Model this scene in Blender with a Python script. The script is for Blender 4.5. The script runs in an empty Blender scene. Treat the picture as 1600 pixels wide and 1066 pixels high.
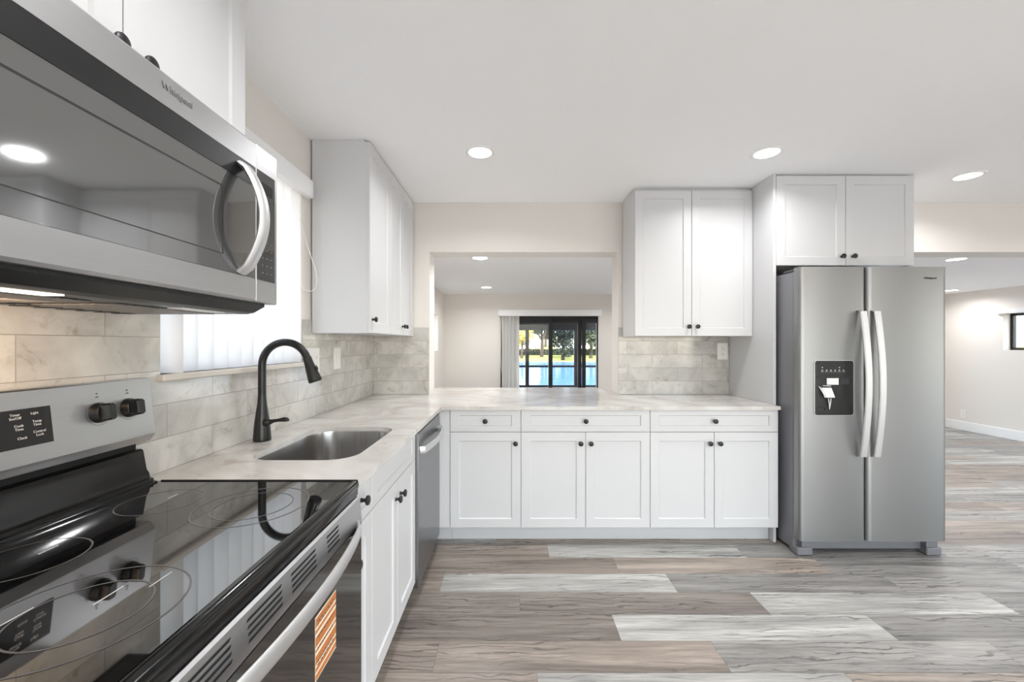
import bpy, bmesh, math, random
from mathutils import Vector, Matrix
PI = math.pi
C = bpy.context.scene.collection
SC = bpy.context.scene

# ------------------------------------------------------------------ camera, world, exposure
cam_data = bpy.data.cameras.new('camera'); cam_data.sensor_width = 36.0; cam_data.lens = 14.4
cam_data.shift_y = 0.0025; cam_data.clip_start = 0.02; cam_data.clip_end = 500
cam = bpy.data.objects.new('camera', cam_data); C.objects.link(cam)
cam.location = (0, 0, 1.32); cam.rotation_euler = (PI/2, 0, 0)
SC.camera = cam
SC.view_settings.view_transform = 'Standard'; SC.view_settings.look = 'None'
SC.view_settings.gamma = 1.0; SC.view_settings.use_curve_mapping = False
SC.view_settings.exposure = 0.46
try:
    SC.cycles.max_bounces = 12; SC.cycles.diffuse_bounces = 8; SC.cycles.glossy_bounces = 6
    SC.cycles.transparent_max_bounces = 16; SC.cycles.use_denoising = True
    SC.cycles.sample_clamp_indirect = 6.0
except Exception: pass

world = bpy.data.worlds.new('sky'); SC.world = world; world.use_nodes = True
wn = world.node_tree.nodes; wl = world.node_tree.links
sky = wn.new('ShaderNodeTexSky'); sky.sky_type = 'NISHITA'; sky.sun_disc = False
sky.sun_elevation = math.radians(42); sky.sun_rotation = math.radians(150); sky.air_density = 1.0; sky.dust_density = 0.6
hsv = wn.new('ShaderNodeHueSaturation'); hsv.inputs['Saturation'].default_value = .55       # hazy, whitish sky
wl.new(sky.outputs[0], hsv.inputs['Color']); wl.new(hsv.outputs[0], wn['Background'].inputs[0]); wn['Background'].inputs[1].default_value = 0.62
sd = bpy.data.lights.new('sun', 'SUN'); sd.energy = 7.5; sd.angle = 0.01; sd.color = (1, .97, .93)
sun = bpy.data.objects.new('sun', sd); C.objects.link(sun)
sun.rotation_euler = Vector((.05, .78, -.60)).to_track_quat('-Z', 'Y').to_euler()   # comes from the left, a little behind the camera
LAMP_W = 5.6                                                       # watts of one ceiling downlight
HOOD_W = 1.4

# ------------------------------------------------------------------ material helpers
def srgb(r, g, b):
    f = lambda c: (c/255/12.92) if c/255 <= .04045 else ((c/255+.055)/1.055)**2.4
    return (f(r), f(g), f(b), 1)
def newmat(name):
    m = bpy.data.materials.new(name); m.use_nodes = True
    return m, m.node_tree.nodes, m.node_tree.links, m.node_tree.nodes['Principled BSDF']
def simple(name, col, rough=.5, metal=0., ior=None, coat=0., bump=None, emis=None, es=0., noise=.0, nscale=6.):
    m, n, l, p = newmat(name)
    p.inputs['Base Color'].default_value = col; p.inputs['Roughness'].default_value = rough
    p.inputs['Metallic'].default_value = metal
    if ior: p.inputs['IOR'].default_value = ior
    if coat: p.inputs['Coat Weight'].default_value = coat
    if emis: p.inputs['Emission Color'].default_value = emis; p.inputs['Emission Strength'].default_value = es
    t = n.new('ShaderNodeTexCoord'); ns = n.new('ShaderNodeTexNoise'); ns.inputs['Scale'].default_value = nscale
    ns.inputs['Detail'].default_value = 4
    l.new(t.outputs['Object'], ns.inputs['Vector'])
    if noise:
        mx = n.new('ShaderNodeMix'); mx.data_type = 'RGBA'
        mx.inputs[6].default_value = [c*(1-noise) for c in col[:3]]+[1]; mx.inputs[7].default_value = [min(1, c*(1+noise)) for c in col[:3]]+[1]
        l.new(ns.outputs['Fac'], mx.inputs[0]); l.new(mx.outputs[2], p.inputs['Base Color'])
    if bump:
        n2 = n.new('ShaderNodeTexNoise'); n2.inputs['Scale'].default_value = bump[0]; n2.inputs['Detail'].default_value = 3
        l.new(t.outputs['Object'], n2.inputs['Vector'])
        b = n.new('ShaderNodeBump'); b.inputs['Strength'].default_value = bump[1]; b.inputs['Distance'].default_value = .004
        l.new(n2.outputs['Fac'], b.inputs['Height']); l.new(b.outputs[0], p.inputs['Normal'])
    return m
def brushed(name, col, rough, axis_scale, var=.06):
    """brushed stainless: fine streaks in roughness and tone"""
    m, n, l, p = newmat(name)
    p.inputs['Metallic'].default_value = 1.0
    t = n.new('ShaderNodeTexCoord'); mp = n.new('ShaderNodeMapping'); mp.inputs['Scale'].default_value = axis_scale
    ns = n.new('ShaderNodeTexNoise'); ns.inputs['Scale'].default_value = 1.0; ns.inputs['Detail'].default_value = 5
    l.new(t.outputs['Object'], mp.inputs[0]); l.new(mp.outputs[0], ns.inputs['Vector'])
    mx = n.new('ShaderNodeMix'); mx.data_type = 'RGBA'
    mx.inputs[6].default_value = [c*(1-var) for c in col[:3]]+[1]; mx.inputs[7].default_value = [min(1, c*(1+var)) for c in col[:3]]+[1]
    l.new(ns.outputs['Fac'], mx.inputs[0]); l.new(mx.outputs[2], p.inputs['Base Color'])
    mr = n.new('ShaderNodeMapRange'); mr.inputs[3].default_value = rough-.05; mr.inputs[4].default_value = rough+.05
    l.new(ns.outputs['Fac'], mr.inputs[0]); l.new(mr.outputs[0], p.inputs['Roughness'])
    return m

M = {}
M['cab'] = simple('white_cabinet_paint', srgb(209, 209, 210), .38)
M['cab_in'] = simple('cabinet_shadow_gap', srgb(150, 150, 150), .7)
M['wall'] = simple('greige_wall_paint', srgb(228, 223, 217), .85, bump=(220, .15), noise=.012, nscale=2)
M['ceil'] = simple('white_ceiling_paint', srgb(246, 246, 247), .9, bump=(150, .2))
M['trim'] = simple('white_trim_paint', srgb(240, 240, 240), .45)
M['knob'] = simple('black_knob', srgb(22, 22, 24), .35)
M['faucet'] = simple('matte_black_faucet', srgb(12, 12, 13), .33, noise=.1)
M['steel'] = brushed('stainless_brushed_horizontal', (.56, .56, .565, 1), .32, (3, 3, 260))
M['steel_y'] = brushed('stainless_brushed_front', (.49, .49, .495, 1), .38, (3, 3, 300))
M['fridge'] = brushed('stainless_fridge_front', (.31, .31, .31, 1), .42, (3, 3, 240), .03)
M['fridge_side'] = simple('grey_fridge_side', srgb(128, 128, 133), .42, .3)
M['handle'] = brushed('satin_handle_metal', (.74, .74, .745, 1), .44, (60, 60, 4), .02)
M['dw'] = brushed('dark_stainless_dishwasher', (.27, .27, .28, 1), .30, (1, 1, 160), .02)
M['blk'] = simple('black_plastic', srgb(18, 18, 19), .35)
M['blkm'] = simple('matte_black', srgb(12, 12, 12), .7)
M['charcoal'] = simple('charcoal_trim', srgb(44, 44, 46), .3)
M['glass_blk'] = simple('black_ceramic_glass', srgb(7, 7, 8), .03, ior=3.1)
M['mw_glass'] = simple('microwave_mirror_glass', srgb(34, 34, 35), .05, ior=3.3, noise=.15, nscale=5)
M['oven_glass'] = simple('oven_door_glass', srgb(10, 10, 10), .06, ior=2.2)
M['white_plastic'] = simple('white_plastic', srgb(236, 234, 230), .4)
M['slotdark'] = simple('dark_slot', srgb(40, 40, 40), .6)
M['ink'] = simple('pale_print', srgb(205, 205, 205), .6)
M['inkdark'] = simple('dark_print', srgb(60, 60, 62), .6)
M['letter'] = simple('embossed_lettering', srgb(120, 120, 122), .45, .2)
M['dimink'] = simple('dim_print', srgb(120, 120, 120), .6)
M['lip'] = simple('black_enamel_lip', srgb(9, 9, 9), .12)
M['ring'] = simple('burner_ring_print', srgb(84, 84, 84), .3)
M['frame_blk'] = simple('black_aluminium', srgb(14, 14, 15), .5)
M['quartz_sill'] = simple('sill_marble', srgb(200, 193, 184), .3, noise=.12, nscale=9)
M['orange'] = simple('sticker_orange', srgb(196, 120, 62), .5)
M['cream'] = simple('sticker_cream', srgb(236, 226, 205), .5)
M['lampglass'] = simple('lit_lamp_diffuser', (1, 1, 1, 1), .5, emis=(1, .97, .93, 1), es=9.0)
M['hoodlens'] = simple('lit_hood_lens', (1, 1, 1, 1), .5, emis=(1, .86, .70, 1), es=1.6)
M['sinksteel'] = brushed('sink_stainless', (.50, .49, .48, 1), .24, (120, 4, 4), .05)

def pane_mat(name, tint, k):
    m, n, l, p = newmat(name); n.remove(p)
    tr = n.new('ShaderNodeBsdfTransparent'); tr.inputs[0].default_value = tint
    gl = n.new('ShaderNodeBsdfGlossy'); gl.inputs['Roughness'].default_value = .02
    mx = n.new('ShaderNodeMixShader'); mx.inputs[0].default_value = k
    l.new(tr.outputs[0], mx.inputs[1]); l.new(gl.outputs[0], mx.inputs[2])
    l.new(mx.outputs[0], n['Material Output'].inputs[0]); return m
M['pane'] = pane_mat('clear_pane', (.97, .98, .98, 1), .012)
def slat_mat():
    m, n, l, p = newmat('translucent_vinyl_slat'); n.remove(p)
    d = n.new('ShaderNodeBsdfDiffuse'); d.inputs[0].default_value = srgb(238, 238, 240)
    t = n.new('ShaderNodeBsdfTranslucent'); t.inputs[0].default_value = srgb(248, 246, 244)
    mx = n.new('ShaderNodeMixShader'); mx.inputs[0].default_value = .68
    l.new(d.outputs[0], mx.inputs[1]); l.new(t.outputs[0], mx.inputs[2])
    l.new(mx.outputs[0], n['Material Output'].inputs[0]); return m
M['slat'] = slat_mat()
M['slat_grey'] = simple('grey_vinyl_slat', srgb(232, 229, 226), .6)

def pos_vec(n, l, order, shift=(0, 0, 0)):
    g = n.new('ShaderNodeNewGeometry'); s = n.new('ShaderNodeSeparateXYZ'); c = n.new('ShaderNodeCombineXYZ')
    l.new(g.outputs['Position'], s.inputs[0])
    for i, a in enumerate(order):
        if a is None: continue
        ad = n.new('ShaderNodeMath'); ad.operation = 'ADD'; ad.inputs[1].default_value = shift[i]
        l.new(s.outputs[a], ad.inputs[0]); l.new(ad.outputs[0], c.inputs[i])
    return c.outputs[0]
def marble_col(n, l, vec, base, vein, scale, lo, hi, warp=1.2):
    """cloudy stone with soft veins; returns colour socket"""
    ns = n.new('ShaderNodeTexNoise'); ns.inputs['Scale'].default_value = scale; ns.inputs['Detail'].default_value = 6
    ns.inputs['Roughness'].default_value = .6; ns.inputs['Distortion'].default_value = warp
    l.new(vec, ns.inputs['Vector'])
    cr = n.new('ShaderNodeValToRGB'); e = cr.color_ramp.elements
    e[0].position = lo; e[0].color = vein; e[1].position = hi; e[1].color = base
    l.new(ns.outputs['Fac'], cr.inputs[0]); return cr.outputs[0]
def tile_mat(name, order, shift):
    m, n, l, p = newmat(name)
    v = pos_vec(n, l, order, shift)
    br = n.new('ShaderNodeTexBrick'); br.offset = .5; br.offset_frequency = 2
    br.inputs['Scale'].default_value = 1.0; br.inputs['Brick Width'].default_value = .40; br.inputs['Row Height'].default_value = .1065
    br.inputs['Mortar Size'].default_value = .0013; br.inputs['Mortar Smooth'].default_value = .3; br.inputs['Bias'].default_value = 0
    br.inputs['Color1'].default_value = (0, 0, 0, 1); br.inputs['Color2'].default_value = (1, 1, 1, 1); br.inputs['Mortar'].default_value = (.5, .5, .5, 1)
    l.new(v, br.inputs['Vector'])
    # each tile its own piece of stone: offset the noise by the tile's random value
    sc = n.new('ShaderNodeVectorMath'); sc.operation = 'SCALE'; sc.inputs['Scale'].default_value = 9.0
    l.new(br.outputs['Color'], sc.inputs[0])
    ad = n.new('ShaderNodeVectorMath'); l.new(v, ad.inputs[0]); l.new(sc.outputs[0], ad.inputs[1])
    c = marble_col(n, l, ad.outputs[0], srgb(204, 201, 195), srgb(172, 169, 163), 3.8, .32, .60, 1.0)
    c2 = marble_col(n, l, ad.outputs[0], (1, 1, 1, 1), srgb(226, 222, 214), 10, .30, .44, 1.6)
    mu = n.new('ShaderNodeMix'); mu.data_type = 'RGBA'; mu.blend_type = 'MULTIPLY'; mu.inputs[0].default_value = 1
    l.new(c, mu.inputs[6]); l.new(c2, mu.inputs[7])
    tn = n.new('ShaderNodeMapRange'); tn.inputs[3].default_value = .93; tn.inputs[4].default_value = 1.03
    l.new(br.outputs['Color'], tn.inputs[0])
    m3 = n.new('ShaderNodeVectorMath'); m3.operation = 'SCALE'; l.new(mu.outputs[2], m3.inputs[0]); l.new(tn.outputs[0], m3.inputs['Scale'])
    mx = n.new('ShaderNodeMix'); mx.data_type = 'RGBA'; mx.inputs[7].default_value = srgb(158, 152, 143)
    l.new(br.outputs['Fac'], mx.inputs[0]); l.new(m3.outputs[0], mx.inputs[6]); l.new(mx.outputs[2], p.inputs['Base Color'])
    p.inputs['Roughness'].default_value = .13
    b = n.new('ShaderNodeBump'); b.inputs['Strength'].default_value = .6; b.inputs['Distance'].default_value = .0015; b.invert = True
    l.new(br.outputs['Fac'], b.inputs['Height']); l.new(b.outputs[0], p.inputs['Normal'])
    return m
M['tile_left'] = tile_mat('stone_tile_left_wall', (1, 2, None), (-1.313, -.914, 0))
M['tile_back'] = tile_mat('stone_tile_back_wall', (0, 2, None), (-1.32, -.914, 0))
def quartz():
    m, n, l, p = newmat('pale_veined_quartz')
    v = pos_vec(n, l, (0, 1, 2))
    a = marble_col(n, l, v, srgb(212, 210, 206), srgb(188, 182, 175), 1.9, .34, .58, 1.5)
    b = marble_col(n, l, v, (1, 1, 1, 1), srgb(234, 230, 225), 6, .30, .44, 1.2)
    mu = n.new('ShaderNodeMix'); mu.data_type = 'RGBA'; mu.blend_type = 'MULTIPLY'; mu.inputs[0].default_value = 1
    l.new(a, mu.inputs[6]); l.new(b, mu.inputs[7]); l.new(mu.outputs[2], p.inputs['Base Color'])
    p.inputs['Roughness'].default_value = .16; return m
M['quartz'] = quartz()
def floor_mat():
    m, n, l, p = newmat('weathered_oak_vinyl_plank')
    at = n.new('ShaderNodeAttribute'); at.attribute_name = 'tone'
    of = n.new('ShaderNodeAttribute'); of.attribute_name = 'piece'
    g = n.new('ShaderNodeNewGeometry')
    ad = n.new('ShaderNodeVectorMath'); l.new(g.outputs['Position'], ad.inputs[0])
    sc = n.new('ShaderNodeVectorMath'); sc.operation = 'SCALE'; sc.inputs['Scale'].default_value = 31.0
    l.new(of.outputs['Color'], sc.inputs[0]); l.new(sc.outputs[0], ad.inputs[1])
    def noise(scale, detail, dist=0, rough=.6):
        mp = n.new('ShaderNodeMapping'); mp.inputs['Scale'].default_value = scale; l.new(ad.outputs[0], mp.inputs[0])
        ns = n.new('ShaderNodeTexNoise'); ns.inputs['Scale'].default_value = 1; ns.inputs['Detail'].default_value = detail
        ns.inputs['Distortion'].default_value = dist; ns.inputs['Roughness'].default_value = rough
        l.new(mp.outputs[0], ns.inputs['Vector']); return ns.outputs['Fac']
    def mr(s, a, b, c, d):
        r = n.new('ShaderNodeMapRange'); r.inputs[1].default_value = a; r.inputs[2].default_value = b
        r.inputs[3].default_value = c; r.inputs[4].default_value = d; l.new(s, r.inputs[0]); return r.outputs[0]
    def mul(a, b):
        r = n.new('ShaderNodeMath'); r.operation = 'MULTIPLY'; l.new(a, r.inputs[0]); l.new(b, r.inputs[1]); return r.outputs[0]
    grain = mr(noise((5.0, 95, 3), 7, .5, .7), .3, .7, .70, 1.24)
    broad = mr(noise((.9, 13, 1), 5, .8), .32, .68, .56, 1.30)
    # cathedral cracks, dark thin wavy lines strongest on pale planks
    w = n.new('ShaderNodeTexWave'); w.wave_type = 'BANDS'; w.bands_direction = 'Y'; w.inputs['Scale'].default_value = 9
    w.inputs['Distortion'].default_value = 9; w.inputs['Detail'].default_value = 3; w.inputs['Detail Scale'].default_value = 1.6
    mpw = n.new('ShaderNodeMapping'); mpw.inputs['Scale'].default_value = (.35, 1.2, 1); l.new(ad.outputs[0], mpw.inputs[0]); l.new(mpw.outputs[0], w.inputs['Vector'])
    gate = mr(noise((1.8, 6, 1), 3, .5), .44, .58, 0, 1)
    line = mr(w.outputs['Fac'], .02, .16, .55, 0)
    crack = mul(line, gate)
    inv = n.new('ShaderNodeMath'); inv.operation = 'SUBTRACT'; inv.inputs[0].default_value = 1; l.new(crack, inv.inputs[1])
    k = mul(mul(grain, broad), inv.outputs[0])
    s2 = n.new('ShaderNodeVectorMath'); s2.operation = 'SCALE'; l.new(at.outputs['Color'], s2.inputs[0]); l.new(k, s2.inputs['Scale'])
    l.new(s2.outputs[0], p.inputs['Base Color'])
    r = mr(noise((3, 40, 3), 4), .3, .7, .30, .46); l.new(r, p.inputs['Roughness'])
    b = n.new('ShaderNodeBump'); b.inputs['Strength'].default_value = .25; b.inputs['Distance'].default_value = .001
    l.new(k, b.inputs['Height']); l.new(b.outputs[0], p.inputs['Normal'])
    return m
M['floor'] = floor_mat()

# ------------------------------------------------------------------ geometry helpers
def B(bm, x0, y0, z0, x1, y1, z1, bev=0., seg=1):
    vs = [bm.verts.new(p) for p in ((x0,y0,z0),(x1,y0,z0),(x1,y1,z0),(x0,y1,z0),(x0,y0,z1),(x1,y0,z1),(x1,y1,z1),(x0,y1,z1))]
    fs = [bm.faces.new([vs[i] for i in f]) for f in ((3,2,1,0),(4,5,6,7),(0,1,5,4),(1,2,6,5),(2,3,7,6),(3,0,4,7))]
    if bev:
        es = list({e for f in fs for e in f.edges})
        bmesh.ops.bevel(bm, geom=es, offset=bev, segments=seg, affect='EDGES', profile=.5)
def prism(bm, poly, axis, a, b):
    """poly in the two other axes (order x,y,z without axis) extruded along axis from a to b"""
    def P(u, v, w):
        return {'x': (w, u, v), 'y': (u, w, v), 'z': (u, v, w)}[axis]
    A = [bm.verts.new(P(u, v, a)) for u, v in poly]; Bv = [bm.verts.new(P(u, v, b)) for u, v in poly]
    n = len(poly)
    bm.faces.new(A); bm.faces.new(Bv[::-1])
    for i in range(n): bm.faces.new((A[i], A[(i+1) % n], Bv[(i+1) % n], Bv[i]))
def rings(bm, loops, closed_u=True, cap=True):
    R = [[bm.verts.new(p) for p in lp] for lp in loops]
    n = len(R[0])
    for i in range(len(R)-1):
        for j in range(n if closed_u else n-1):
            bm.faces.new((R[i][j], R[i][(j+1) % n], R[i+1][(j+1) % n], R[i+1][j]))
    if cap: bm.faces.new(R[0][::-1]); bm.faces.new(R[-1])
def tube(bm, pts, rad, seg=14, sx=1., sy=1., ref=None):
    """sweep of an ellipse (rad*sx along side, rad*sy along up) along pts; rad number or list"""
    pts = [Vector(p) for p in pts]; n = len(pts)
    if not hasattr(rad, '__len__'): rad = [rad]*n
    up = Vector(ref) if ref else Vector((0, 0, 1)); loops = []; last = None
    for i, p in enumerate(pts):
        t = (pts[min(i+1, n-1)]-pts[max(i-1, 0)]).normalized()
        if last is None:
            r = up if abs(t.dot(up)) < .95 else Vector((1, 0, 0))
            u = (r-t*t.dot(r)).normalized()
        else: u = (last-t*t.dot(last)).normalized()
        last = u; s = t.cross(u)
        loops.append([p+s*math.cos(a)*rad[i]*sx+u*math.sin(a)*rad[i]*sy for a in [2*PI*k/seg for k in range(seg)]])
    rings(bm, loops)
def lathe(bm, prof, org, axis, seg=20):
    """prof: (radius, distance along axis)"""
    ax = Vector(axis).normalized(); r = Vector((0, 0, 1)) if abs(ax.z) < .9 else Vector((1, 0, 0))
    u = ax.cross(r).normalized(); v = ax.cross(u); o = Vector(org)
    rings(bm, [[o+ax*d+(u*math.cos(a)+v*math.sin(a))*max(rr, 1e-4) for a in [2*PI*k/seg for k in range(seg)]] for rr, d in prof])
def build(name, bm, mat, parent=None, smooth=None, origin=None, label=None):
    bmesh.ops.recalc_face_normals(bm, faces=bm.faces)
    me = bpy.data.meshes.new(name); o = bpy.data.objects.new(name, me)
    base = Vector(origin) if origin else Vector((0, 0, 0))
    if parent:
        r = parent
        while r.parent: r = r.parent
        base = Vector(r.location)
    for v in bm.verts: v.co -= base
    bm.to_mesh(me); bm.free(); me.materials.append(mat)
    if smooth is not None:
        for p in me.polygons: p.use_smooth = True
        try: me.set_sharp_from_angle(angle=math.radians(smooth))
        except Exception: pass
    C.objects.link(o)
    if parent: o.parent = parent
    else: o.location = base
    if label: o['label'] = label
    return o
def thing(name, label, cat, loc, group=None):
    o = bpy.data.objects.new(name, None); C.objects.link(o); o.location = loc; o.empty_display_size = .1
    o['label'] = label; o['category'] = cat
    if group: o['group'] = group
    return o
def tag(o, label, cat, group=None, kind=None):
    o['label'] = label; o['category'] = cat
    if group: o['group'] = group
    if kind: o['kind'] = kind
    return o
def struct(name, bm, mat, parent=None, smooth=None):
    o = build(name, bm, mat, parent, smooth)
    if not parent: o['kind'] = 'structure'
    return o
def NB(): return bmesh.new()
def box(name, mat, parent, dims, bev=0., seg=1, label=None, smooth=None):
    bm = NB(); B(bm, *dims, bev, seg); return build(name, bm, mat, parent, smooth, label=label)
_fonts = {}
def text(name, s, size, loc, rot, mat, parent, ext=.0004, align='CENTER'):
    cu = bpy.data.curves.new(name, 'FONT'); cu.body = s; cu.size = size; cu.extrude = ext; cu.align_x = align; cu.align_y = 'CENTER'
    tmp = bpy.data.objects.new(name, cu); C.objects.link(tmp)
    dg = bpy.context.evaluated_depsgraph_get(); me = bpy.data.meshes.new_from_object(tmp.evaluated_get(dg))
    bpy.data.objects.remove(tmp)
    mw = Matrix.Translation(loc) @ rot.to_matrix().to_4x4()
    r = parent
    while r.parent: r = r.parent
    me.transform(Matrix.Translation(-Vector(r.location)) @ mw)
    me.materials.clear(); me.materials.append(mat)
    o = bpy.data.objects.new(name, me); C.objects.link(o); o.parent = parent; return o
from mathutils import Euler
FACE_X = Euler((PI/2, 0, PI/2)); FACE_NY = Euler((PI/2, 0, 0))      # lettering facing +X / facing the camera (-Y)

# shaker door: plane map 'x' = faces +X (u along Y), 'y' = faces -Y (u along X)
def shaker(bm, plane, base, u0, v0, u1, v1, t=.019, fr=.057, dep=.007, g=.0015, frv=None):
    frv = frv or fr
    u0 += g; u1 -= g; v0 += g; v1 -= g
    def P(u, v, n): return (base+n, u, v) if plane == 'x' else (u, base-n, v)
    def loop(i, j, n): return [P(u0+i, v0+j, n), P(u1-i, v0+j, n), P(u1-i, v1-j, n), P(u0+i, v1-j, n)]
    L = [loop(0, 0, 0), loop(0, 0, t-.0015), loop(.0015, .0015, t), loop(fr, frv, t), loop(fr+.005, frv+.005, t-dep)]
    rings(bm, L)
def knob(parent, plane, base, u, v):
    bm = NB(); o = (base, u, v) if plane == 'x' else (u, base, v); ax = (1, 0, 0) if plane == 'x' else (0, -1, 0)
    lathe(bm, [(.008, 0), (.0065, .004), (.0055, .012), (.009, .016), (.0150, .019), (.0160, .022), (.0150, .026), (.010, .0285), (0.0005, .029)], o, ax, 20)
    return build('knob', bm, M['knob'], parent, 40)
def door(root, plane, base, u0, v0, u1, v1, kn=None, name='door', frv=None, fr=.057):
    bm = NB(); shaker(bm, plane, base, u0, v0, u1, v1, frv=frv, fr=fr)
    d = build(name, bm, M['cab'], root)
    if kn: knob(d, plane, base+.019 if plane == 'x' else base-.019, *kn)
    return d

# ================================================================== SETTING
WL, WB = -1.115, 3.28            # left wall face, back wall face
CH, CL = 2.4475, 2.10            # ceilings: kitchen, family room beyond
XR, YF, YE = 6.87, -2.6, 6.48    # right wall, wall behind camera, far wall
# ---- floor: one mesh, every plank a face with its own tone and grain offset
random.seed(4)
tones = {'p': srgb(182, 180, 175), 'g': srgb(150, 147, 143), 'd': srgb(144, 134, 126), 'b': srgb(154, 142, 132), 't': srgb(166, 154, 143), 'm': srgb(162, 159, 155)}
rows = {}   # row index -> fixed joints seen in the photo: (x start, tone)
rows[0] = [(-1.15, 'b'), (-.6, 'b'), (.1, 'p'), (1.33, 't'), (2.5, 'g')]
rows[1] = [(-1.2, 'b'), (-.32, 'b'), (.88, 'g'), (2.1, 'g'), (3.3, 'm')]
rows[2] = [(-.72, 'd'), (.485, 'p'), (1.72, 'g'), (2.9, 'm')]
rows[3] = [(-1.2, 'd'), (.04, 'd'), (1.26, 'p'), (2.48, 'g'), (3.7, 'm')]
rows[4] = [(-1.6, 't'), (-.387, 'p'), (.88, 'g'), (2.1, 'm'), (3.3, 'g')]
rows[5] = [(-.55, 'b'), (.62, 't'), (1.85, 'g'), (3.0, 'm'), (4.2, 'b')]
rows[6] = [(-.99, 'b'), (.23, 'p'), (1.45, 'g'), (2.7, 'm'), (3.9, 't')]
bm = NB(); tl = bm.loops.layers.float_color.new('tone'); ol = bm.loops.layers.float_color.new('piece')
for k in range(-24, 30):
    y0 = 1.465+.1765*k; y1 = y0+.1765
    if y1 < YF-.1 or y0 > YE+.2: continue
    js = list(rows.get(k, []))
    if not js: js = [(-1.6+random.random()*1.0, random.choice('pgdbtmmg'))]
    while js[-1][0] < XR: js.append((js[-1][0]+1.22, random.choice('pggbtmmmp')))
    while js[0][0] > -1.2: js.insert(0, (js[0][0]-1.22, random.choice('bdtb')))
    for (a, tn), (b, _) in zip(js, js[1:]+[(js[-1][0]+1.22, 'g')]):
        gx, gy = .0006, .0006
        vs = [bm.verts.new(p) for p in ((a+gx, y0+gy, 0), (b-gx, y0+gy, 0), (b-gx, y1-gy, 0), (a+gx, y1-gy, 0))]
        f = bm.faces.new(vs); q = 1+random.uniform(-.05, .05); off = (random.random(), random.random(), random.random(), 1)
        for lp in f.loops: lp[tl] = [c*q for c in tones[tn][:3]]+[1]; lp[ol] = off
B(bm, -1.5, YF-.2, -.12, XR+.3, YE+.15, -.002)
for f in bm.faces:
    if f.calc_center_median().z < -.001:
        for lp in f.loops: lp[tl] = (.12, .11, .10, 1); lp[ol] = (0, 0, 0, 1)
struct('floor', bm, M['floor'])
# ---- ceilings
bm = NB(); B(bm, WL-.2, YF-.2, CH, XR+.2, WB+.2, CH+.15); struct('ceiling', bm, M['ceil'])
bm = NB(); B(bm, -1.3, WB+.2, CL, XR+.2, YE+.2, CL+.5); struct('ceiling', bm, M['ceil'])
# ---- walls with openings
def wall_x(name, x0, x1, ya, yb, z1, holes):
    """wall of thickness x0..x1 running along Y, holes = (y0,z0,y1,z1)"""
    bm = NB(); y = ya
    for (h0, hz0, h1, hz1) in sorted(holes):
        B(bm, x0, y, 0, x1, h0, z1)
        if hz0 > 0: B(bm, x0, h0, 0, x1, h1, hz0)
        B(bm, x0, h0, hz1, x1, h1, z1); y = h1
    B(bm, x0, y, 0, x1, yb, z1)
    bmesh.ops.remove_doubles(bm, verts=bm.verts, dist=1e-5)
    return struct(name, bm, M['wall'])
def wall_y(name, y0, y1, xa, xb, z1, holes):
    bm = NB(); x = xa
    for (h0, hz0, h1, hz1) in sorted(holes):
        if h0 > x: B(bm, x, y0, 0, h0, y1, z1)
        if hz0 > 0: B(bm, h0, y0, 0, h1, y1, hz0)
        B(bm, h0, y0, hz1, h1, y1, z1); x = h1
    if xb > x: B(bm, x, y0, 0, xb, y1, z1)
    bmesh.ops.remove_doubles(bm, verts=bm.verts, dist=1e-5)
    return struct(name, bm, M['wall'])
wall_x('wall_left', WL-.2, WL, YF, WB+.2, CH, [(1.29, 1.222, 2.165, 2.15)])
wall_y('wall_back', WB, WB+.2, WL, XR, CH, [(-.661, .892, .849, 2.053), (2.76, 0, 6.80, 2.053)])
wall_x('wall_family_left', -1.27, -1.07, WB+.2, YE, CL, [(5.05, 1.22, 5.92, 1.74)])
wall_y('wall_far', YE, YE+.2, -1.07, XR, CL, [(-.182, 0, 1.367, 1.76), (2.3, .02, 6.3, 1.76)])
wall_x('wall_right', XR, XR+.2, YF, YE, CH, [(-1.2, .0, .9, 2.05), (4.83, 1.23, 5.73, 1.74)])
wall_y('wall_front', YF-.2, YF, WL, XR, CH, [(.0, .1, 4.6, 2.1)])
# ---- baseboards
def bb(name, *d): bm = NB(); B(bm, *d, .004); struct(name, bm, M['trim'])
bb('baseboard_right', XR-.016, 3.48, 0, XR, YE, .135)
bb('baseboard_far', 1.45, YE-.016, 0, 2.25, YE, .135)
bb('baseboard_left', -1.07, 3.5, 0, -1.054, YE-.02, .135)

# ---- windows
def window(name, dims, bars, parent_mat='trim', blindish=False):
    """dims: plane 'x' window in a wall of constant x: (x, y0, z0, y1, z1)"""
    x, y0, z0, y1, z1 = dims
    root = thing(name, '', 'window', (x, (y0+y1)/2, z0)); del root['label']; del root['category']; root['kind'] = 'structure'
    bm = NB(); t = .035
    B(bm, x-.02, y0, z0, x+.02, y0+t, z1); B(bm, x-.02, y1-t, z0, x+.02, y1, z1)
    B(bm, x-.02, y0+t, z0, x+.02, y1-t, z0+t); B(bm, x-.02, y0+t, z1-t, x+.02, y1-t, z1)
    for k in range(bars):
        yy = y0+(y1-y0)*(k+1)/(bars+1); B(bm, x-.018, yy-.016, z0+t, x+.018, yy+.016, z1-t)
    build('window_frame', bm, M[parent_mat], root)
    box('pane', M['pane'], root, (x-.003, y0+t, z0+t, x+.003, y1-t, z1-t))
    return root
w1 = window('window_1', (WL-.13, 1.29, 1.222, 2.165, 2.15), 1)
w2 = window('window_2', (-1.07-.10, 5.05, 1.22, 5.92, 1.74), 0)
w3 = window('window_3', (XR+.12, 4.83, 1.23, 5.73, 1.74), 1, 'frame_blk')
w4 = window('added_window_4', (XR+.10, -1.2, 0, .9, 2.05), 1)  # unseen glazing added at the right to let more daylight in
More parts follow.
